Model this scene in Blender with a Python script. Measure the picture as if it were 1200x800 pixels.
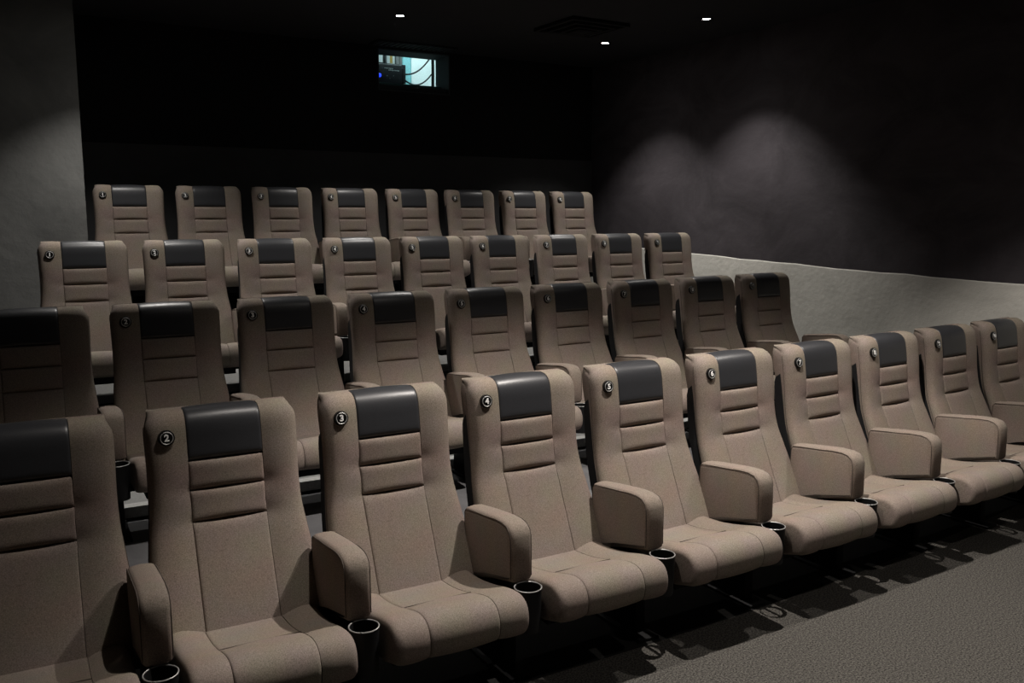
import bpy, bmesh, math, random
from mathutils import Vector
random.seed(4)
PI = math.pi
for o in list(bpy.data.objects): bpy.data.objects.remove(o)
sc = bpy.context.scene
COL = sc.collection

# ------------------------------------------------------------------ camera
EYE = 1.733
FPX, PITCH, YAW = 1049.65, -0.14091, 0.54499
cd = bpy.data.cameras.new('camera')
cd.sensor_width = 36.0
cd.lens = FPX / 1200 * 36
cd.clip_start = 0.05
cam = bpy.data.objects.new('camera', cd)
cam.location = (0, 0, EYE)
cam.rotation_euler = (PI / 2 + PITCH, 0, -YAW)
COL.objects.link(cam)
sc.camera = cam

# ------------------------------------------------------------------ world, exposure
w = bpy.data.worlds.new('world'); sc.world = w
w.use_nodes = True
w.node_tree.nodes['Background'].inputs[0].default_value = (0.0, 0.0, 0.0, 1)
w.node_tree.nodes['Background'].inputs[1].default_value = 0.0
sc.view_settings.view_transform = 'Standard'
sc.view_settings.look = 'None'
sc.view_settings.gamma = 1
sc.view_settings.use_curve_mapping = False
sc.view_settings.exposure = 0.0

# downlights: x, y, watts  (the ceiling spots light the room)
CEIL = EYE + 1.625
SPOT_HALF = math.radians(45.5), math.radians(47.5)    # lamps before row one / over the upper rows
SPOT_BLEND = 0.38, 0.66
FIELD_HALF = math.radians(66)      # weak outer field of the same lamp
FIELD_SHARE = 0.06, 0.02
WARM = (1.0, 0.925, 0.855)
COOL = (1.0, 0.955, 0.90)
DOWNLIGHTS = [
    (2.78, 2.64, 400, WARM, 'recessed downlight over the front row by seats five and six'),
    (1.40, 2.64, 100, WARM, 'recessed downlight over the front row by seat three'),
    (4.68, 2.64, 165, WARM, 'recessed downlight over the front row by seat eight'),
    (2.78, 0.70, 45, WARM, 'recessed downlight over the open carpet before seats five and six'),
    (4.68, 0.70, 14, WARM, 'recessed downlight over the open carpet before seat eight'),
    (1.11, 5.78, 125, COOL, 'recessed downlight before the third row, beside the concrete return wall'),
    (3.25, 5.78, 125, COOL, 'recessed downlight before the middle of the third row'),
    (5.45, 5.84, 125, COOL, 'bright recessed downlight near the side wall, before the third row'),
    (1.03, 7.00, 85, COOL, 'recessed downlight above the first seat of the back row'),
    (3.20, 7.06, 85, COOL, 'bright recessed downlight in front of the projection window'),
    (5.37, 7.14, 115, COOL, 'bright recessed downlight next to the square ceiling vent'),
]

# ------------------------------------------------------------------ materials
def new_mat(name):
    m = bpy.data.materials.new(name); m.use_nodes = True
    nt = m.node_tree
    return m, nt, nt.nodes['Principled BSDF']

def noise(nt, scale, detail=3, rough=0.55, coord='Object', vec=None):
    n = nt.nodes.new('ShaderNodeTexNoise')
    n.inputs['Scale'].default_value = scale
    n.inputs['Detail'].default_value = detail
    n.inputs['Roughness'].default_value = rough
    if vec is None:
        tc = nt.nodes.new('ShaderNodeTexCoord')
        vec = tc.outputs[coord]
    nt.links.new(vec, n.inputs['Vector'])
    return n

def ramp(nt, fac, stops):
    r = nt.nodes.new('ShaderNodeValToRGB')
    e = r.color_ramp.elements
    while len(e) < len(stops): e.new(0.5)
    for i, (p, c) in enumerate(stops):
        e[i].position = p; e[i].color = (*c, 1)
    nt.links.new(fac, r.inputs[0])
    return r

def bump(nt, b, fac, strength, dist):
    n = nt.nodes.new('ShaderNodeBump')
    n.inputs['Strength'].default_value = strength
    n.inputs['Distance'].default_value = dist
    nt.links.new(fac, n.inputs['Height'])
    nt.links.new(n.outputs[0], b.inputs['Normal'])
    return n

def mul(c, k): return tuple(x * k for x in c)

def fabric_mat():
    m, nt, b = new_mat('taupe_fabric')
    base = (0.235, 0.193, 0.160)
    n = noise(nt, 300, 3, 0.7)
    r = ramp(nt, n.outputs['Fac'], [(0.33, mul(base, 0.62)), (0.67, mul(base, 1.38))])
    n2 = noise(nt, 7, 2, 0.5)
    mx = nt.nodes.new('ShaderNodeMix'); mx.data_type = 'RGBA'; mx.blend_type = 'MULTIPLY'
    mx.inputs[0].default_value = 0.22
    nt.links.new(r.outputs[0], mx.inputs[6]); nt.links.new(n2.outputs['Color'], mx.inputs[7])
    nt.links.new(mx.outputs[2], b.inputs['Base Color'])
    b.inputs['Roughness'].default_value = 0.88
    b.inputs['Sheen Weight'].default_value = 0.0
    b.inputs['Specular IOR Level'].default_value = 0.25
    bump(nt, b, n.outputs['Fac'], 0.08, 0.001)
    return m

def leather_mat():
    m, nt, b = new_mat('charcoal_leather')
    n = noise(nt, 260, 3, 0.6)
    r = ramp(nt, n.outputs['Fac'], [(0.3, (0.024, 0.025, 0.028)), (0.7, (0.034, 0.035, 0.039))])
    nt.links.new(r.outputs[0], b.inputs['Base Color'])
    b.inputs['Roughness'].default_value = 0.40
    bump(nt, b, n.outputs['Fac'], 0.12, 0.001)
    return m

def plain(name, col, rough=0.6, metal=0.0, spec=0.5, var=0.12, scale=60):
    m, nt, b = new_mat(name)
    n = noise(nt, scale, 2)
    r = ramp(nt, n.outputs['Fac'], [(0.3, mul(col, 1 - var)), (0.7, mul(col, 1 + var))])
    nt.links.new(r.outputs[0], b.inputs['Base Color'])
    b.inputs['Roughness'].default_value = rough
    b.inputs['Metallic'].default_value = metal
    b.inputs['Specular IOR Level'].default_value = spec
    return m

def emit(name, col, s):
    m, nt, b = new_mat(name)
    b.inputs['Base Color'].default_value = (*mul(col, 0.5), 1)
    b.inputs['Emission Color'].default_value = (*col, 1)
    b.inputs['Emission Strength'].default_value = s
    return m

def carpet_mat(name, lo, hi, lo_p=0.41, hi_p=0.59):
    m, nt, b = new_mat(name)
    n = noise(nt, 130, 4, 0.9)
    r = ramp(nt, n.outputs['Fac'], [(lo_p, lo), (hi_p, hi)])
    nt.links.new(r.outputs[0], b.inputs['Base Color'])
    b.inputs['Roughness'].default_value = 0.95
    b.inputs['Specular IOR Level'].default_value = 0.1
    return m

def plaster_mat(name, lo, hi, rough, bumpd, scale=1.6, streak=(1, 1, 1)):
    m, nt, b = new_mat(name)
    tc = nt.nodes.new('ShaderNodeTexCoord')
    mp = nt.nodes.new('ShaderNodeMapping'); mp.inputs['Scale'].default_value = streak
    nt.links.new(tc.outputs['Object'], mp.inputs[0])
    n = noise(nt, scale, 9, 0.68, vec=mp.outputs[0])
    n.inputs['Distortion'].default_value = 0.9
    r = ramp(nt, n.outputs['Fac'], [(0.30, lo), (0.72, hi)])
    nt.links.new(r.outputs[0], b.inputs['Base Color'])
    b.inputs['Roughness'].default_value = rough
    n2 = noise(nt, scale * 7, 8, 0.65, vec=mp.outputs[0])
    bump(nt, b, n2.outputs['Fac'], 0.7, bumpd)
    return m

M = dict(
    fabric=fabric_mat(), leather=leather_mat(),
    piping=plain('dark_brown_piping', (0.075, 0.058, 0.047), 0.85),
    shell=plain('black_plastic_shell', (0.010, 0.010, 0.011), 0.6, spec=0.3),
    black=plain('black_steel', (0.006, 0.006, 0.0065), 0.75, spec=0.2),
    cup=plain('black_cup_plastic', (0.007, 0.007, 0.0075), 0.55, spec=0.3),
    chrome=plain('brushed_metal', (0.42, 0.42, 0.41), 0.5, 0.6),
    badge=plain('badge_black', (0.006, 0.006, 0.006), 0.3),
    white=plain('badge_white', (0.85, 0.85, 0.83), 0.5, var=0.03),
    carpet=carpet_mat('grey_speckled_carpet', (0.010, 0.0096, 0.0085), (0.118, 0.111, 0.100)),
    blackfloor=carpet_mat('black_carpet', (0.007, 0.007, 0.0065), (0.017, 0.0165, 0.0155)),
    greyfloor=plaster_mat('grey_vinyl', (0.10, 0.10, 0.105), (0.15, 0.15, 0.155), 0.6, 0.002, 3),
    ledge=plain('pale_grey_step', (0.33, 0.33, 0.32), 0.6),
    nosing=plain('white_nosing', (0.62, 0.62, 0.60), 0.5),
    riser=plain('grey_riser', (0.10, 0.10, 0.105), 0.7),
    concrete=plaster_mat('grey_concrete', (0.54, 0.53, 0.485), (0.72, 0.705, 0.65), 0.85, 0.01, 1.5),
    concrete_dark=plaster_mat('dark_grey_concrete', (0.13, 0.132, 0.128), (0.24, 0.242, 0.232), 0.85, 0.012, 1.1),
    violet=plaster_mat('dark_violet_plaster', (0.026, 0.022, 0.026), (0.066, 0.057, 0.065), 0.85, 0.004, 1.8, (1, 0.8, 1.2)),
    backgrey=plaster_mat('charcoal_wall_panel', (0.030, 0.030, 0.031), (0.045, 0.045, 0.046), 0.9, 0.006, 1.2),
    blackwall=plaster_mat('black_wall_paint', (0.0035, 0.0035, 0.004), (0.006, 0.006, 0.007), 0.95, 0.004, 2),
    ceil=plaster_mat('black_ceiling_paint', (0.006, 0.006, 0.008), (0.010, 0.010, 0.013), 0.95, 0.003, 2),
    booth=plain('booth_white', (0.80, 0.84, 0.84), 0.8, var=0.03),
    boothdoor=plain('booth_teal_panel', (0.22, 0.50, 0.53), 0.6),
    reveal=plain('window_reveal_paint', (0.035, 0.045, 0.05), 0.7),
    projector=plain('projector_black', (0.010, 0.011, 0.015), 0.4),
    amber=plain('amber_label', (0.55, 0.36, 0.08), 0.6),
    bluelamp=emit('blue_indicator', (0.02, 0.06, 1.0), 1.6),
    lens=emit('downlight_lens', (1.0, 0.95, 0.88), 60.0),
)
def glass_mat():
    m, nt, b = new_mat('clear_glass')
    b.inputs['Base Color'].default_value = (0.93, 0.98, 0.97, 1)
    b.inputs['Roughness'].default_value = 0.0
    b.inputs['Transmission Weight'].default_value = 1.0
    b.inputs['IOR'].default_value = 1.02
    return m
M['glass'] = glass_mat()

# ------------------------------------------------------------------ helpers
def link(name, me, mat, parent=None, smooth=None):
    me.materials.clear(); me.materials.append(mat)
    if smooth is not None:
        me.shade_smooth() if smooth >= 3.2 else me.set_sharp_from_angle(angle=smooth)
        if smooth < 3.2:
            for p in me.polygons: p.use_smooth = True
    o = bpy.data.objects.new(name, me); COL.objects.link(o)
    if parent: o.parent = parent
    return o

def from_bm(name, bm, mat, parent=None, smooth=math.radians(40)):
    bmesh.ops.recalc_face_normals(bm, faces=bm.faces)
    me = bpy.data.meshes.new(name); bm.to_mesh(me); bm.free()
    return link(name, me, mat, parent, smooth)

def box_bm(boxes, bev=0.0):
    bm = bmesh.new()
    for (x0, x1, y0, y1, z0, z1) in boxes:
        vs = [bm.verts.new(c) for c in ((x0, y0, z0), (x1, y0, z0), (x1, y1, z0), (x0, y1, z0), (x0, y0, z1), (x1, y0, z1), (x1, y1, z1), (x0, y1, z1))]
        for f in ((3, 2, 1, 0), (4, 5, 6, 7), (0, 1, 5, 4), (1, 2, 6, 5), (2, 3, 7, 6), (3, 0, 4, 7)):
            bm.faces.new([vs[i] for i in f])
    if bev: bmesh.ops.bevel(bm, geom=list(bm.edges), offset=bev, segments=2, affect='EDGES', profile=0.5)
    return bm

def box(name, x0, x1, y0, y1, z0, z1, mat, parent=None, bev=0.0):
    return from_bm(name, box_bm([(x0, x1, y0, y1, z0, z1)], bev), mat, parent)

def tube_bm(pts, r, n=8, closed=False, bm=None):
    bm = bm or bmesh.new()
    P = [Vector(p) for p in pts]; rings = []
    N = len(P)
    for i in range(N):
        a = P[(i - 1) % N] if (closed or i > 0) else P[i]
        c = P[(i + 1) % N] if (closed or i < N - 1) else P[i]
        t = (c - a).normalized()
        ref = Vector((1, 0, 0)) if abs(t.x) < 0.9 else Vector((0, 0, 1))
        u = t.cross(ref).normalized(); v = t.cross(u).normalized()
        rr = r[i] if isinstance(r, (list, tuple)) else r
        rings.append([bm.verts.new(P[i] + (u * math.cos(2 * PI * k / n) + v * math.sin(2 * PI * k / n)) * rr) for k in range(n)])
    for i in range(N if closed else N - 1):
        A, B = rings[i], rings[(i + 1) % N]
        for k in range(n):
            bm.faces.new((A[k], A[(k + 1) % n], B[(k + 1) % n], B[k]))
    if not closed:
        bm.faces.new(rings[0]); bm.faces.new(rings[-1][::-1])
    return bm

def loft(rows, closed=True, cap=True):
    """rows: list of equal-length point loops"""
    bm = bmesh.new()
    V = [[bm.verts.new(p) for p in r] for r in rows]
    n = len(V[0])
    for i in range(len(V) - 1):
        for k in range(n if closed else n - 1):
            bm.faces.new((V[i][k], V[i][(k + 1) % n], V[i + 1][(k + 1) % n], V[i + 1][k]))
    if cap and closed:
        bm.faces.new(V[0][::-1]); bm.faces.new(V[-1])
    return bm

def lathe_bm(prof, n=28, center=(0, 0, 0), axis='z'):
    bm = bmesh.new(); rings = []
    cx, cy, cz = center
    for (r, h) in prof:
        ring = []
        for k in range(n):
            a = 2 * PI * k / n
            if axis == 'z': p = (cx + r * math.cos(a), cy + r * math.sin(a), cz + h)
            else: p = (cx + r * math.cos(a), cy + h, cz + r * math.sin(a))
            ring.append(bm.verts.new(p))
        rings.append(ring)
    for A, B in zip(rings, rings[1:]):
        for k in range(n): bm.faces.new((A[k], A[(k + 1) % n], B[(k + 1) % n], B[k]))
    return bm

def interp(tab, s):
    """piecewise cubic-ish (Catmull-Rom) interpolation over table [(s, v)]"""
    if s <= tab[0][0]: return tab[0][1]
    if s >= tab[-1][0]: return tab[-1][1]
    for i in range(len(tab) - 1):
        if tab[i][0] <= s <= tab[i + 1][0]:
            (a, p1), (c, p2) = tab[i], tab[i + 1]
            t = (s - a) / (c - a)
            m1 = (p2 - tab[i - 1][1]) / (c - tab[i - 1][0]) if i > 0 else (p2 - p1) / (c - a)
            m2 = (tab[i + 2][1] - p1) / (tab[i + 2][0] - a) if i + 2 < len(tab) else (p2 - p1) / (c - a)
            h = c - a
            return ((2*t**3 - 3*t**2 + 1) * p1 + (t**3 - 2*t**2 + t) * h * m1 + (-2*t**3 + 3*t**2) * p2 + (t**3 - t**2) * h * m2)

def tag(o, label, cat, group=None):
    o['label'] = label; o['category'] = cat
    if group: o['group'] = group
    return o
def struct(o):
    o['kind'] = 'structure'; return o

# ------------------------------------------------------------------ the room
XR, XL = 6.15, -2.6
YB, YF = 8.40, -4.5
KROW = 0.0196
S = 0.62
# row: x of seat 5, y of the backrest tops at seat 5, z of backrest tops (camera = 0), seats
ROWS = [(2.5951, 3.1528, -0.6830, range(1, 11)),
        (2.7051, 4.7463, -0.4526, range(1, 10)),
        (3.1238, 6.3307, -0.1769, range(1, 10)),
        (3.6287, 7.7686, 0.2296, range(1, 9))]
H = 1.05
LEVEL = [EYE + r[2] - H for r in ROWS]          # floor level of each row
LEVEL[0] = 0.0

def arc(ri, x, dy):
    x0, y0 = ROWS[ri][0], ROWS[ri][1]
    return y0 + dy + 0.5 * KROW * (x - x0) ** 2

def slab(name, front, back, z0, z1, mat, parent=None):
    """floor slab between two curves y = f(x)"""
    n = 24; bm = bmesh.new()
    xs = [XL + (XR - XL) * i / n for i in range(n + 1)]
    A = [[bm.verts.new((x, f(x), z)) for x in xs] for f, z in ((front, z1), (back, z1), (back, z0), (front, z0))]
    for j in range(4):
        P, Q = A[j], A[(j + 1) % 4]
        for i in range(n): bm.faces.new((P[i], P[i + 1], Q[i + 1], Q[i]))
    bm.faces.new([A[j][0] for j in range(4)]); bm.faces.new([A[j][n] for j in range(4)][::-1])
    return from_bm(name, bm, mat, parent, None)

edge1 = lambda x: 2.65 + 0.024 * (x - 2.27) ** 2
nos = [lambda x, i=i: arc(i, x, 0.52) for i in range(3)]
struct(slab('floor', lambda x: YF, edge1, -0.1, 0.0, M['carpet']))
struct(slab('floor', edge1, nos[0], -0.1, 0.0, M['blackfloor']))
struct(slab('floor', nos[0], nos[1], -0.1, LEVEL[1], M['greyfloor']))
struct(slab('floor', nos[1], nos[2], -0.1, LEVEL[2], M['greyfloor']))
struct(slab('floor', nos[2], lambda x: YB, -0.1, LEVEL[3], M['greyfloor']))
# low pale ledge with a white nosing along the foot of each riser behind rows two and three
for i, n in ((1, 1), (2, 2)):
    a = lambda x, i=i: arc(i, x, -0.135)
    b = lambda x, i=i: arc(i, x, 0.518)
    t = struct(slab('trim_%d' % n, a, b, LEVEL[i], LEVEL[i] + 0.012, M['riser']))
    c = lambda x, i=i: arc(i, x, -0.150)
    d = lambda x, i=i: arc(i, x, -0.085)
    slab('nosing', c, d, LEVEL[i] + 0.012, LEVEL[i] + 0.066, M['nosing'], t)
    slab('tread', d, b, LEVEL[i] + 0.012, LEVEL[i] + 0.064, M['ledge'], t)

TOPZ = CEIL + 0.35
# right wall: dark violet plaster, a slightly proud grey concrete dado below with a rising top edge
struct(box('wall_right', XR, XR + 0.25, YF, YB + 0.3, -0.1, TOPZ, M['violet']))
edge_pts = [(YF, -0.50), (2.0, -0.487), (3.41, -0.472), (4.79, -0.445), (6.61, -0.385), (7.5, -0.355), (YB, -0.33)]
ys = [YF + (YB - YF) * i / 60 for i in range(61)]
loops = []
for y in ys:
    z = EYE + interp(edge_pts, y) + 0.006 * math.sin(y * 9.1) * math.sin(y * 3.3)
    loops.append([(XR - 0.006, y, -0.1), (XR - 0.006, y, z - 0.008), (XR - 0.003, y, z - 0.002), (XR, y, z), (XR, y, -0.1)])
struct(from_bm('wall_right_dado', loft(loops), M['concrete'], None, None))
struct(box('wall_left', XL - 0.25, XL, YF, YB + 0.3, -0.1, TOPZ, M['concrete_dark']))
struct(box('wall_front', XL, XR, YF - 0.25, YF, -0.1, TOPZ, M['blackwall']))
# back wall with the projection opening
WX0, WX1, WZ0, WZ1 = 3.562, 4.350, EYE + 1.205, EYE + 1.607
DADO = EYE + 0.60
struct(from_bm('wall_back', box_bm([(XL, WX0, YB, YB + 0.3, DADO, TOPZ), (WX1, XR, YB, YB + 0.3, DADO, TOPZ),
       (WX0, WX1, YB, YB + 0.3, DADO, WZ0), (WX0, WX1, YB, YB + 0.3, WZ1, TOPZ)]), M['blackwall'], None, None))
struct(box('wall_back_panel', XL, XR, YB - 0.012, YB + 0.3, -0.1, DADO, M['backgrey']))
# concrete return wall left of the back row
struct(box('wall_return', XL, 0.822, 7.78, YB - 0.012, -0.1, CEIL, M['concrete_dark'], None))
struct(box('ceiling', XL, XR, YF, YB, CEIL, CEIL + 0.1, M['ceil']))

# projection window
win = struct(from_bm('window_1', box_bm([
    (WX0, WX0 + 0.012, YB + 0.0, YB + 0.30, WZ0, WZ1), (WX1 - 0.012, WX1, YB, YB + 0.30, WZ0, WZ1),
    (WX0, WX1, YB, YB + 0.30, WZ0, WZ0 + 0.012), (WX0, WX1, YB, YB + 0.30, WZ1 - 0.012, WZ1)]), M['reveal'], None, None))
box('window_rail', WX0 + 0.012, WX1 - 0.012, YB + 0.03, YB + 0.07, WZ0 + 0.012, WZ0 + 0.062, M['reveal'], win, 0.004)
box('pane', WX0 + 0.012, WX1 - 0.012, YB + 0.21, YB + 0.216, WZ0 + 0.012, WZ1 - 0.012, M['glass'], win)
box('sill_edge', WX0 + 0.012, WX1 - 0.012, YB + 0.18, YB + 0.25, WZ0 + 0.012, WZ0 + 0.105, M['boothdoor'], win, 0.003)
# projection booth behind the window
BX0, BX1, BY0, BY1, BZ0, BZ1 = 2.7, 6.1, YB + 0.3, 11.2, EYE + 0.7, EYE + 2.75
struct(box('wall_booth_left', BX0 - 0.1, BX0, BY0, BY1, BZ0, BZ1, M['booth']))
struct(box('wall_booth_right', BX1, BX1 + 0.1, BY0, BY1, BZ0, BZ1, M['booth']))
struct(box('wall_booth_back', BX0 - 0.1, BX1 + 0.1, BY1, BY1 + 0.1, BZ0, BZ1, M['booth']))
struct(box('ceiling', BX0 - 0.1, BX1 + 0.1, BY0, BY1 + 0.1, BZ1, BZ1 + 0.1, M['booth']))
struct(box('floor', BX0 - 0.1, BX1 + 0.1, BY0, BY1 + 0.1, BZ0 - 0.1, BZ0, M['greyfloor']))
struct(box('wall_booth_front', BX0 - 0.1, BX1 + 0.1, BY0 - 0.02, BY0, TOPZ, BZ1, M['booth']))

# ------------------------------------------------------------------ the cinema seat (local: floor below backrest top, -y = forward)
ZT = H
FRONT = [(0.0, (0.100, 0.002)), (0.025, (0.075, 0.004)), (0.050, (0.050, 0.003)), (0.072, (0.029, -0.004)), (0.092, (0.013, -0.016)), (0.112, (0.002, -0.033)),
         (0.140, (-0.006, -0.060)), (0.180, (-0.012, -0.100)), (0.247, (-0.021, -0.1666)), (0.352, (-0.031, -0.270)), (0.462, (-0.052, -0.378)), (0.562, (-0.090, -0.470)),
         (0.662, (-0.131, -0.560)), (0.822, (-0.196, -0.704)), (0.907, (-0.228, -0.782))]
FY = [(s, p[0]) for s, p in FRONT]; FZ = [(s, p[1]) for s, p in FRONT]
def front(s): return interp(FY, s), interp(FZ, s) + ZT
WID = [(0.0, 0.2440), (0.03, 0.2460), (0.055, 0.2500), (0.075, 0.2550), (0.092, 0.2590), (0.112, 0.2620), (0.14, 0.2640), (0.31, 0.2610), (0.43, 0.2640),
       (0.53, 0.2740), (0.66, 0.2860), (0.81, 0.2930), (0.907, 0.2930)]
SMAX = 0.907
CW = 0.1285      # half width of the centre panels
def front_normal(s):
    y0, z0 = front(max(0, s - 0.004)); y1, z1 = front(min(SMAX, s + 0.004))
    ty, tz = y1 - y0, z1 - z0
    l = math.hypot(ty, tz) or 1
    return (tz / l, -ty / l)         # outward (towards -y / up)
THK = [(0.0, 0.008), (0.025, 0.034), (0.05, 0.059), (0.072, 0.080), (0.092, 0.096), (0.112, 0.107), (0.14, 0.112), (0.18, 0.112), (0.247, 0.105), (0.352, 0.085), (0.462, 0.070), (0.907, 0.060)]

EDGE = (0.0, 0.15, 0.3, 0.45, 0.6, 0.72, 0.82, 0.90, 0.95, 0.98, 1.0)
PANEL_U = [-1, -0.985, -0.955, -0.9, -0.8, -0.6, -0.4, -0.2, 0, 0.2, 0.4, 0.6, 0.8, 0.9, 0.955, 0.985, 1]
def body_xs(hw, half):
    right = [half + 0.0008 + (hw - half - 0.0008) * e for e in EDGE]
    mid = [-half, -half * 0.5, 0, half * 0.5, half]
    return [-x for x in reversed(right)] + mid + right

def backrest_bm():
    rows = []; NS = 64
    for i in range(NS + 1):
        s = SMAX * (i / NS) ** 1.15
        y, z = front(s); ny, nz = front_normal(s)
        wv = interp(WID, s); th = interp(THK, s)
        er = min(0.034, th * 0.45)
        loop = []
        for x in body_xs(wv, CW):
            ax = abs(x); d = 0.0
            e = wv - ax
            if e < er: d -= er - math.sqrt(max(0, er * er - (er - e) ** 2))
            if ax > CW:
                q = (ax - CW) / (wv - CW)
                pf = 0.009 * math.sin(PI * min(1, q)) ** 1.3 - 0.002 * max(0, 1 - q * 25)
                # pinched beside the pad grooves
                for sg in (0.352, 0.462):
                    pf -= 0.006 * math.exp(-((s - sg) / 0.028) ** 2) * max(0, 1 - q * 1.4) ** 1.5
                d += pf * min(1, s / 0.12)
            else:
                d -= 0.012 * min(1, s / 0.06)
            loop.append((x, y + ny * d, z + nz * d))
        yb = y + th
        dz = -0.0 if s > 0.08 else 0.0
        xb = wv - er * 0.5
        for k in range(9):
            x = xb * (1 - 2 * k / 8)
            loop.append((x, yb, z + dz))
        rows.append(loop)
    return loft(rows)

def panel_bm(s0, s1, hgt, wrap=False, edge=0.008, hw=CW, skew=1.0, sharp=5):
    rows = []; NS, NX = 26, len(PANEL_U) - 1
    ss = [s0 + (s1 - s0) * i / NS for i in range(NS + 1)]
    for i, s in enumerate(ss):
        v = i / NS
        y, z = front(s); ny, nz = front_normal(s)
        vv = v ** skew
        fv = (1 - abs(2 * vv - 1) ** sharp)
        if wrap: fv = 1 - max(0, 2 * vv - 1) ** 16
        row = []
        for u in PANEL_U:
            fu = 1 - 0.6 * abs(u) ** 60
            d = -edge + (hgt * (1 - u * u) + edge) * fu * fv ** 0.6
            row.append((hw * u, y + ny * d, z + nz * d))
        rows.append(row)
    if wrap:   # carry the leather over the top to the back
        pre = []
        for (yy, zz) in ((0.113, -0.09), (0.113, -0.055), (0.113, -0.025), (0.112, -0.009), (0.108, -0.0015)):
            pre.append([(hw * u, yy, zz + ZT + 0.002) for u in PANEL_U])
        rows = pre + rows
    # give the panel a back so that it is a solid pad
    n = len(rows[0]); out = []
    for i, r in enumerate(rows):
        back = [(x * 0.98, y + 0.012, z - 0.004) for x, y, z in reversed(r)]
        out.append(list(r) + back)
    return loft(out)

def shell_bm():
    rows = []
    for i in range(25):
        s = 0.21 + (SMAX + 0.02 - 0.21) * i / 24
        y, z = front(min(s, SMAX)); wv = interp(WID, s) - 0.006
        t = min(1, (s - 0.21) / 0.08)
        y0 = y + 0.052; y1 = y + 0.066 + 0.056 * math.sqrt(max(0, 1 - (1 - t) ** 2))
        c = 0.018
        rows.append([(-wv, y0, z), (wv, y0, z), (wv, y1 - c, z), (wv - c, y1, z), (-wv + c, y1, z), (-wv, y1 - c, z)])
    return loft(rows)

SEAT = [(0.0, (-0.150, -0.720)), (0.07, (-0.220, -0.716)), (0.17, (-0.320, -0.704)), (0.275, (-0.425, -0.680)), (0.36, (-0.508, -0.655)), (0.43, (-0.575, -0.640)),
        (0.475, (-0.620, -0.643)), (0.515, (-0.650, -0.662)), (0.555, (-0.666, -0.698)), (0.60, (-0.664, -0.742)), (0.635, (-0.648, -0.768)), (0.665, (-0.620, -0.778))]
SY = [(s, p[0]) for s, p in SEAT]; SZ = [(s, p[1]) for s, p in SEAT]
def seatp(s): return interp(SY, s), interp(SZ, s) + ZT
def seat_normal(s):
    y0, z0 = seatp(max(0, s - 0.004)); y1, z1 = seatp(min(0.665, s + 0.004))
    ty, tz = y1 - y0, z1 - z0; l = math.hypot(ty, tz) or 1
    return (tz / l, -ty / l)
SW = 0.252
def cushion_bm():
    rows = []; NS = 44
    for x in body_xs(SW, 0.131):
        ax = abs(x); e = SW - ax; er = 0.026
        ins = 0.0 if e > er else er - math.sqrt(max(0, er * er - (er - e) ** 2))
        loop = []
        for i in range(NS + 1):
            s = 0.665 * i / NS
            y, z = seatp(s); ny, nz = seat_normal(s)
            d = -ins * 0.75
            if ax > 0.1311:
                q = (ax - 0.131) / (SW - 0.131)
                d += 0.004 * math.sin(PI * min(1, q)) - 0.002 * max(0, 1 - q * 25) + 0.020 * max(0, 1 - s / 0.42) * min(1, q * 1.8)
            else:
                d -= 0.012
            loop.append((x, y + ny * d, z + nz * d))
        loop += [(x, -0.55, ZT - 0.80 + ins * 0.5), (x, -0.32, ZT - 0.815 + ins * 0.5), (x, -0.17, ZT - 0.81 + ins * 0.5), (x, -0.145, ZT - 0.77)]
        rows.append(loop)
    return loft(rows)

def seat_panel_bm(s0, s1, hgt, edge=0.011, hw=0.131, open_end=False):
    rows = []; NS, NX = 26, len(PANEL_U) - 1
    for i in range(NS + 1):
        v = i / NS; s = s0 + (s1 - s0) * v
        y, z = seatp(s); ny, nz = seat_normal(s)
        fv = 1 - (0.9 if v > 0.5 or s0 > 0.2 else 0.4) * abs(2 * v - 1) ** 40
        row = []
        for u in PANEL_U:
            d = -edge + (hgt * (1 - u * u) + edge) * (1 - 0.4 * abs(u) ** 60) * fv
            row.append((hw * u, y + ny * d, z + nz * d))
        back = [(px * 0.98, py - ny * 0.016 - (0.0), pz - nz * 0.016) for px, py, pz in reversed(row)]
        rows.append(row + back)
    return loft(rows)

# armrest side outline (y, z), counter-clockwise seen from +x
ARM = [(-0.120, -0.750), (-0.120, -0.540), (-0.122, -0.482), (-0.135, -0.466), (-0.20, -0.456), (-0.30, -0.443), (-0.385, -0.434), (-0.440, -0.433),
       (-0.474, -0.440), (-0.495, -0.457), (-0.504, -0.482), (-0.506, -0.530), (-0.506, -0.640), (-0.498, -0.650), (-0.30, -0.700), (-0.14, -0.755)]
AHW = 0.046
def arm_bm():
    c = (-0.31, -0.545)
    rows = []
    for x, f in ((-AHW, 0.020), (-AHW + 0.003, 0.010), (-AHW + 0.009, 0.003), (-AHW + 0.018, 0.0), (0, -0.0025), (AHW - 0.018, 0.0), (AHW - 0.009, 0.003), (AHW - 0.003, 0.010), (AHW, 0.020)):
        row = []
        n = len(ARM)
        for i, (y, z) in enumerate(ARM):
            a = Vector(ARM[i - 1]); b = Vector(ARM[(i + 1) % n]); t = (b - a).normalized()
            nrm = Vector((-t.y, t.x))
            if nrm.dot(Vector((y - c[0], z - c[1]))) < 0: nrm = -nrm
            row.append((x, y - nrm.x * f, z - nrm.y * f + ZT))
        rows.append(row)
    return loft(rows)
def arm_piping_bm(sx):
    pts = []
    for (y, z) in ARM[1:13]:
        c = Vector((y + 0.31, z + 0.545)).normalized()
        pts.append((sx * (AHW - 0.0022), y - c.x * 0.0095, z - c.y * 0.0095 + ZT))
    return tube_bm(pts, 0.0017, 6)

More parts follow.
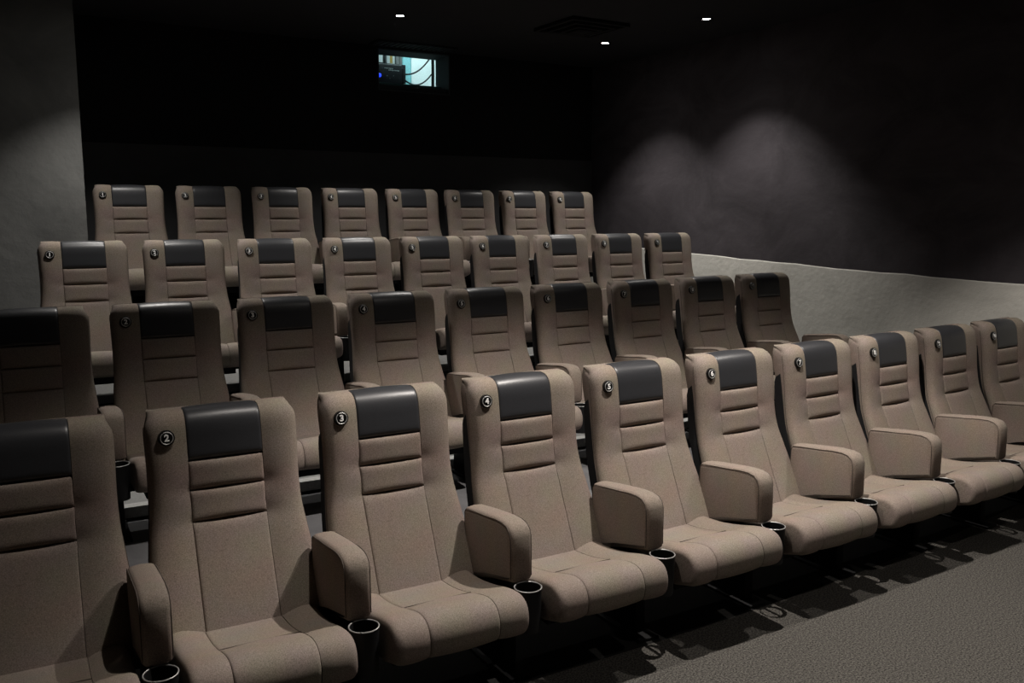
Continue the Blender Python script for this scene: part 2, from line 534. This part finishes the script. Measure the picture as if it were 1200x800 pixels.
AX = S / 2
digits = {}
def digit_mesh(txt):
    if txt in digits: return digits[txt]
    cu = bpy.data.curves.new('numeral', 'FONT'); cu.body = txt
    cu.size = 0.032 if len(txt) == 1 else 0.027
    cu.align_x = 'CENTER'; cu.align_y = 'CENTER'; cu.extrude = 0.0012; cu.offset = 0.0012
    o = bpy.data.objects.new('numeral_source', cu); COL.objects.link(o)
    dg = bpy.context.evaluated_depsgraph_get(); dg.update()
    me = bpy.data.meshes.new_from_object(o.evaluated_get(dg))
    bpy.data.objects.remove(o); bpy.data.curves.remove(cu)
    # lettering stands up in the x-z plane facing -y
    for v in me.vertices: v.co = (v.co.x, -v.co.z, v.co.y)
    me.materials.clear(); me.materials.append(M['white'])
    digits[txt] = me
    return me

def build_arm(parent, sx=1):
    a = from_bm('armrest', arm_bm(), M['fabric'], parent); a.location.x = sx * AX
    for sd in (-1, 1): from_bm('piping', arm_piping_bm(sd), M['piping'], a)
    # cup holder: open tapered tube with a bar across its bottom
    cy, cz = -0.548, ZT - 0.655
    prof = [(0.0500, 0.0), (0.0485, -0.05), (0.0455, -0.16), (0.0415, -0.16), (0.0445, -0.05), (0.0460, 0.0), (0.0500, 0.0)]
    c = from_bm('cup_holder', lathe_bm(prof, 28, (0, cy, cz)), M['cup'], a)
    p = from_bm('pedestal', box_bm([(-0.026, 0.026, -0.42, -0.175, 0.012, ZT - 0.70)], 0.006), M['black'], parent); p.location.x = sx * AX
    from_bm('foot_plate', box_bm([(-0.050, 0.050, -0.48, -0.165, 0.0, 0.014)], 0.003), M['black'], p)
    ring = [(0.0495 * math.cos(2 * PI * k / 32), cy + 0.0495 * math.sin(2 * PI * k / 32), cz + 0.001) for k in range(32)]
    from_bm('cup_rim', tube_bm(ring, 0.0022, 6, True), M['chrome'], a)
    from_bm('cup_crossbar', box_bm([(-0.007, 0.007, cy - 0.043, cy + 0.043, cz - 0.16, cz - 0.15)]), M['cup'], a)
    return a, p

def build_seat():
    root = bpy.data.objects.new('cinema_seat', None); COL.objects.link(root)
    root.empty_display_size = 0.2
    b = from_bm('backrest', backrest_bm(), M['fabric'], root, math.radians(60))
    for sx in (-1, 1):
        pts = []
        for i in range(40):
            s = 0.12 + (0.80 - 0.12) * i / 39
            y, z = front(s); wv = interp(WID, s)
            pts.append((sx * (wv - 0.0005), y + 0.034, z - 0.003))
        from_bm('piping', tube_bm(pts, 0.0017, 6), M['piping'], b)
    h = from_bm('headrest', panel_bm(0.0, 0.2455, 0.004, wrap=True, edge=0.006), M['leather'], root, math.radians(60))
    h['label'] = 'charcoal leather headrest panel'
    from_bm('upper_back_pad', panel_bm(0.2485, 0.3505, 0.009, skew=1.0), M['fabric'], root, math.radians(60))
    from_bm('lower_back_pad', panel_bm(0.3535, 0.4605, 0.009, skew=1.0), M['fabric'], root, math.radians(60))
    from_bm('lumbar_panel', panel_bm(0.4635, 0.902, 0.004, sharp=18), M['fabric'], root, math.radians(60))
    sh = from_bm('back_shell', shell_bm(), M['shell'], root); sh['label'] = 'black plastic rear shell'
    c = from_bm('seat_cushion', cushion_bm(), M['fabric'], root, math.radians(60))
    from_bm('rear_seat_panel', seat_panel_bm(0.03, 0.293, 0.001), M['fabric'], c, math.radians(60))
    from_bm('front_seat_panel', seat_panel_bm(0.2955, 0.655, 0.006), M['fabric'], c, math.radians(60))
    ysm, zsm = seatp(0.2942)
    from_bm('cross_seam', tube_bm([(-0.130, ysm, zsm + 0.0008), (0, ysm, zsm + 0.0016), (0.130, ysm, zsm + 0.0008)], 0.0016, 6), M['piping'], c)
    for sx in (-1, 1):
        pts = []
        for i in range(30):
            s = 0.10 + (0.655 - 0.10) * i / 29
            y, z = seatp(s); ny, nz = seat_normal(s)
            d = -0.0145 + 0.018 * max(0, 1 - s / 0.42)
            pts.append((sx * (SW - 0.006), y + ny * d, z + nz * d))
        from_bm('piping', tube_bm(pts, 0.0017, 6), M['piping'], c)
    from_bm('seat_pan', box_bm([(-0.20, 0.20, -0.50, -0.19, ZT - 0.85, ZT - 0.805), (-0.285, 0.285, -0.36, -0.28, ZT - 0.845, ZT - 0.812)], 0.004), M['black'], root)
    build_arm(root, 1)
    # number badge on the upper corner of the backrest
    yb, zb = front(0.156)
    bd = from_bm('number_badge', lathe_bm([(0.0001, -0.005), (0.020, -0.005), (0.027, -0.003), (0.029, 0.012), (0.0001, 0.012)], 28, (0, 0, 0), 'y'), M['badge'], root)
    bd.location = (-0.196, yb - 0.014, ZT - 0.076); bd.rotation_euler.x = -0.13
    bd['label'] = 'round black seat number badge'
    ring = [(0.0205 * math.cos(2 * PI * k / 28), -0.0045, 0.0205 * math.sin(2 * PI * k / 28)) for k in range(28)]
    from_bm('badge_ring', tube_bm(ring, 0.0020, 6, True), M['chrome'], bd)
    return root

def tree_copy(o, parent=None, skip=()):
    c = o.copy(); COL.objects.link(c); c.parent = parent
    for ch in o.children:
        if ch.name.split('.')[0] not in skip: tree_copy(ch, c)
    return c

proto = build_seat()
bpy.context.view_layer.update()
ROWNAME = ['front row', 'second row', 'third row', 'back row']
WORDS = ['', 'one', 'two', 'three', 'four', 'five', 'six', 'seven', 'eight', 'nine', 'ten']
ALL = [(ri, n) for ri in range(4) for n in ROWS[ri][3]]
for ri, n in ALL:
    x0, y0, zt, seats = ROWS[ri]
    t = (n - 5) * S
    o = proto if (ri, n) == ALL[-1] else tree_copy(proto)
    o.location = (x0 + t, y0 + 0.5 * KROW * t * t, LEVEL[ri])
    o.rotation_euler = (0, 0, KROW * t)
    bd = [c for c in o.children if c.name.startswith('number_badge')][0]
    nm = bpy.data.objects.new('numeral', digit_mesh(str(n))); COL.objects.link(nm)
    nm.parent = bd; nm.location = (0, -0.0065, 0)
    if n == 1 and ri < 3:            # the first seat of a row also has an outer armrest
        am = [c for c in o.children if c.name.startswith('armrest')][0]
        pd = [c for c in o.children if c.name.startswith('pedestal')][0]
        a2 = tree_copy(am, o); a2.location.x = -AX
        p2 = tree_copy(pd, o); p2.location.x = -AX
    tag(o, 'taupe fabric cinema seat with badge number %s in the %s' % (WORDS[n], ROWNAME[ri]), 'cinema seat',
        'numbered taupe seats in the %s' % ROWNAME[ri])

# ------------------------------------------------------------------ ceiling: downlights, vent, grille
def downlight(x, y, watts, colr, label):
    root = bpy.data.objects.new('downlight', None); COL.objects.link(root); root.location = (x, y, CEIL)
    tag(root, label, 'ceiling light', 'recessed ceiling downlights')
    from_bm('trim_ring', lathe_bm([(0.034, -0.001), (0.036, -0.006), (0.050, -0.006), (0.054, 0.0), (0.034, 0.0)], 28), M['black'], root)
    from_bm('lens', lathe_bm([(0.0001, -0.0035), (0.022, -0.0035), (0.033, -0.002), (0.033, -0.0005), (0.0001, -0.0005)], 24), M['lens'], root)
    ld = bpy.data.lights.new('downlight_beam', 'SPOT')
    ld.energy = watts; ld.color = colr
    ld.spot_size = 2 * SPOT_HALF[y > 4]; ld.spot_blend = SPOT_BLEND[y > 4]; ld.shadow_soft_size = 0.022
    lo = bpy.data.objects.new('downlight_beam', ld); COL.objects.link(lo)
    lo.parent = root; lo.location = (0, 0, -0.035)
    lf = bpy.data.lights.new('downlight_field', 'SPOT')
    lf.energy = watts * FIELD_SHARE[y > 4]; lf.color = colr
    lf.spot_size = 2 * FIELD_HALF; lf.spot_blend = 0.8; lf.shadow_soft_size = 0.022
    lo = bpy.data.objects.new('downlight_field', lf); COL.objects.link(lo)
    lo.parent = root; lo.location = (0, 0, -0.035)
for d in DOWNLIGHTS: downlight(*d)

v = bpy.data.objects.new('ceiling_vent', None); COL.objects.link(v)
v.location = (4.72, 6.62, CEIL); tag(v, 'square black ceiling vent with concentric louvres', 'ceiling vent')
for k, (a, zz) in enumerate(((0.30, 0.0), (0.22, 0.010), (0.14, 0.020))):
    bt = 0.035
    from_bm('vent_frame' if k == 0 else 'louvre', box_bm([(-a, a, -a, -a + bt, -0.03 - zz, -zz), (-a, a, a - bt, a, -0.03 - zz, -zz),
            (-a, -a + bt, -a + bt, a - bt, -0.03 - zz, -zz), (a - bt, a, -a + bt, a - bt, -0.03 - zz, -zz)], 0.003), M['black'], v)
from_bm('vent_plate', box_bm([(-0.08, 0.08, -0.08, 0.08, -0.055, 0.0)], 0.004), M['black'], v)

g = bpy.data.objects.new('ceiling_grille', None); COL.objects.link(g)
g.location = (3.86, 8.20, CEIL); tag(g, 'black slatted air grille in the ceiling above the projection window', 'air grille')
from_bm('grille_frame', box_bm([(-0.42, 0.42, -0.12, -0.105, -0.018, 0), (-0.42, 0.42, 0.105, 0.12, -0.018, 0), (-0.42, -0.405, -0.105, 0.105, -0.018, 0), (0.405, 0.42, -0.105, 0.105, -0.018, 0)]), M['shell'], g)
sl = from_bm('slat', box_bm([(-0.012, 0.012, -0.105, 0.105, -0.016, -0.002)]), M['reveal'], g, None)
sl.location.x = -0.37
for k in range(1, 14):
    c = sl.copy(); COL.objects.link(c); c.parent = g; c.location.x = -0.37 + k * 0.057

# ------------------------------------------------------------------ projection booth contents
def bt(px_x, z): return (px_x, z)
PY = 9.20
pr = bpy.data.objects.new('projector', None); COL.objects.link(pr); pr.location = (3.93, PY + 0.25, BZ0)
tag(pr, 'black cinema projector with a glowing blue light behind the projection window', 'projector')
ptop = EYE + 1.600 - BZ0; ph = EYE + 1.33 - BZ0
from_bm('projector_body', box_bm([(-0.30, 0.255, -0.25, 0.35, ph - 0.10, ptop)], 0.012), M['projector'], pr)
from_bm('stand', box_bm([(-0.24, 0.20, -0.18, 0.30, 0.0, ph - 0.10)], 0.01), M['black'], pr)
from_bm('side_trim', box_bm([(0.255, 0.285, -0.24, 0.30, ph - 0.08, ptop - 0.03)], 0.004), M['shell'], pr)
lp = from_bm('indicator_light', lathe_bm([(0.0001, -0.014), (0.012, -0.012), (0.020, -0.004), (0.021, 0.004), (0.0001, 0.004)], 20, (0, 0, 0), 'y'), M['bluelamp'], pr)
lp.location = (-0.015, -0.256, ptop - 0.125); lp['label'] = 'round glowing blue indicator light'
bm = bmesh.new()
x = 0.055
cells = []
for (xa, za, num) in ((0.045, ptop - 0.040, 8), (0.095, ptop - 0.058, 10)):
    for k in range(num):
        h = random.choice((0.007, 0.009, 0.010)); wd = random.choice((0.007, 0.009))
        cells.append((xa + k * 0.0128, xa + k * 0.0128 + wd, -0.2535, -0.249, za - h, za))
from_bm('front_lettering', box_bm(cells), M['white'], pr, None)
for (xx, zz) in ((0.075, -0.125), (0.105, -0.150), (0.15, -0.12)):
    b = from_bm('control_knob', lathe_bm([(0.0001, -0.006), (0.005, -0.005), (0.006, 0.003), (0.0001, 0.003)], 12, (0, 0, 0), 'y'), M['chrome'], pr)
    b.location = (xx, -0.252, ptop + zz)

BYW = BY1
dr = struct(box('door_1', 5.08, 5.195, BYW - 0.06, BYW, BZ0, EYE + 2.40, M['boothdoor'], None, 0.004))
box('door_frame', 5.195, 5.31, BYW - 0.07, BYW, BZ0, EYE + 2.42, M['booth'], dr)
# shelf of small equipment behind the projector
sh = bpy.data.objects.new('equipment_shelf', None); COL.objects.link(sh); sh.location = (4.27, 10.35, BZ0)
tag(sh, 'dark shelf unit behind the projector in the booth', 'shelf')
zs = EYE + 1.775 - BZ0
from_bm('shelf_board', box_bm([(-0.35, 0.40, -0.18, 0.18, zs - 0.03, zs)]), M['projector'], sh)
for sx in (-0.33, 0.38):
    p = from_bm('upright', box_bm([(sx - 0.02, sx + 0.02, -0.18, 0.18, 0, zs - 0.03)]), M['projector'], sh)
def shelf_box(dx0, dx1, h, mat, label, face):
    o = from_bm('equipment_box', box_bm([(dx0, dx1, 10.22, 10.45, BZ0 + zs, BZ0 + zs + h)], 0.006), mat)
    tag(o, label, 'box')
    from_bm('front_plate', box_bm([(dx0 + 0.04, dx1 - 0.035, 10.214, 10.222, BZ0 + zs + 0.015, BZ0 + zs + h * 0.7)]), face, o, None)
shelf_box(4.20, 4.43, 0.20, M['projector'], 'black equipment box with pale front plate on the booth shelf', M['booth'])
shelf_box(4.45, 4.555, 0.22, M['booth'], 'white equipment box with amber plate on the booth shelf', M['amber'])
shelf_box(4.57, 4.65, 0.21, M['ledge'], 'pale grey equipment box at the end of the booth shelf', M['shell'])
# conduit pipe and sagging cables
tag(from_bm('conduit_pipe', tube_bm([(4.93, 10.0, BZ0), (4.95, 10.0, EYE + 1.70), (4.955, 10.0, BZ1)], 0.018, 12), M['black']), 'black vertical conduit pipe beside the booth cables', 'pipe')
def cable(a, c, sag, label):
    pts = []
    for i in range(25):
        t = i / 24
        p = Vector(a).lerp(Vector(c), t); p.z -= sag * 4 * t * (1 - t)
        pts.append(p)
    tag(from_bm('cable', tube_bm(pts, 0.009, 8), M['black']), label, 'cable', 'sagging booth cables')
cable((4.228, 9.45, EYE + 1.575), (4.92, 10.0, EYE + 1.86), 0.10, 'upper black cable sagging from the projector to the conduit')
cable((4.228, 9.42, EYE + 1.56), (4.92, 9.98, EYE + 1.66), 0.13, 'lower black cable hanging deeper between projector and conduit')
# booth lamps: fluorescent battens on the booth ceiling, the rear one added as fill
tube_mat = emit('booth_tube', (0.72, 0.97, 1.0), 8.0)
def batten(x, y, watts, label):
    fl = bpy.data.objects.new('batten_lamp', None); COL.objects.link(fl); fl.location = (x, y, BZ1)
    tag(fl, label, 'lamp', 'booth ceiling lamps')
    from_bm('lamp_body', box_bm([(-0.6, 0.6, -0.05, 0.05, -0.05, 0.0)], 0.005), M['booth'], fl)
    from_bm('tube', tube_bm([(-0.56, 0, -0.068), (0.56, 0, -0.068)], 0.014, 10), tube_mat, fl)
    al = bpy.data.lights.new('batten_light', 'AREA'); al.shape = 'RECTANGLE'; al.size = 1.1; al.size_y = 0.06
    al.energy = watts; al.color = (0.74, 0.97, 1.0)
    ao = bpy.data.objects.new('batten_light', al); COL.objects.link(ao); ao.parent = fl; ao.location = (0, 0, -0.09)
batten(4.6, 9.15, 12, 'white fluorescent batten lamp on the booth ceiling above the projector')
batten(5.2, 10.55, 15, 'added unseen fill batten on the booth ceiling by its back wall')  # unseen lamp added to brighten the booth's back wall
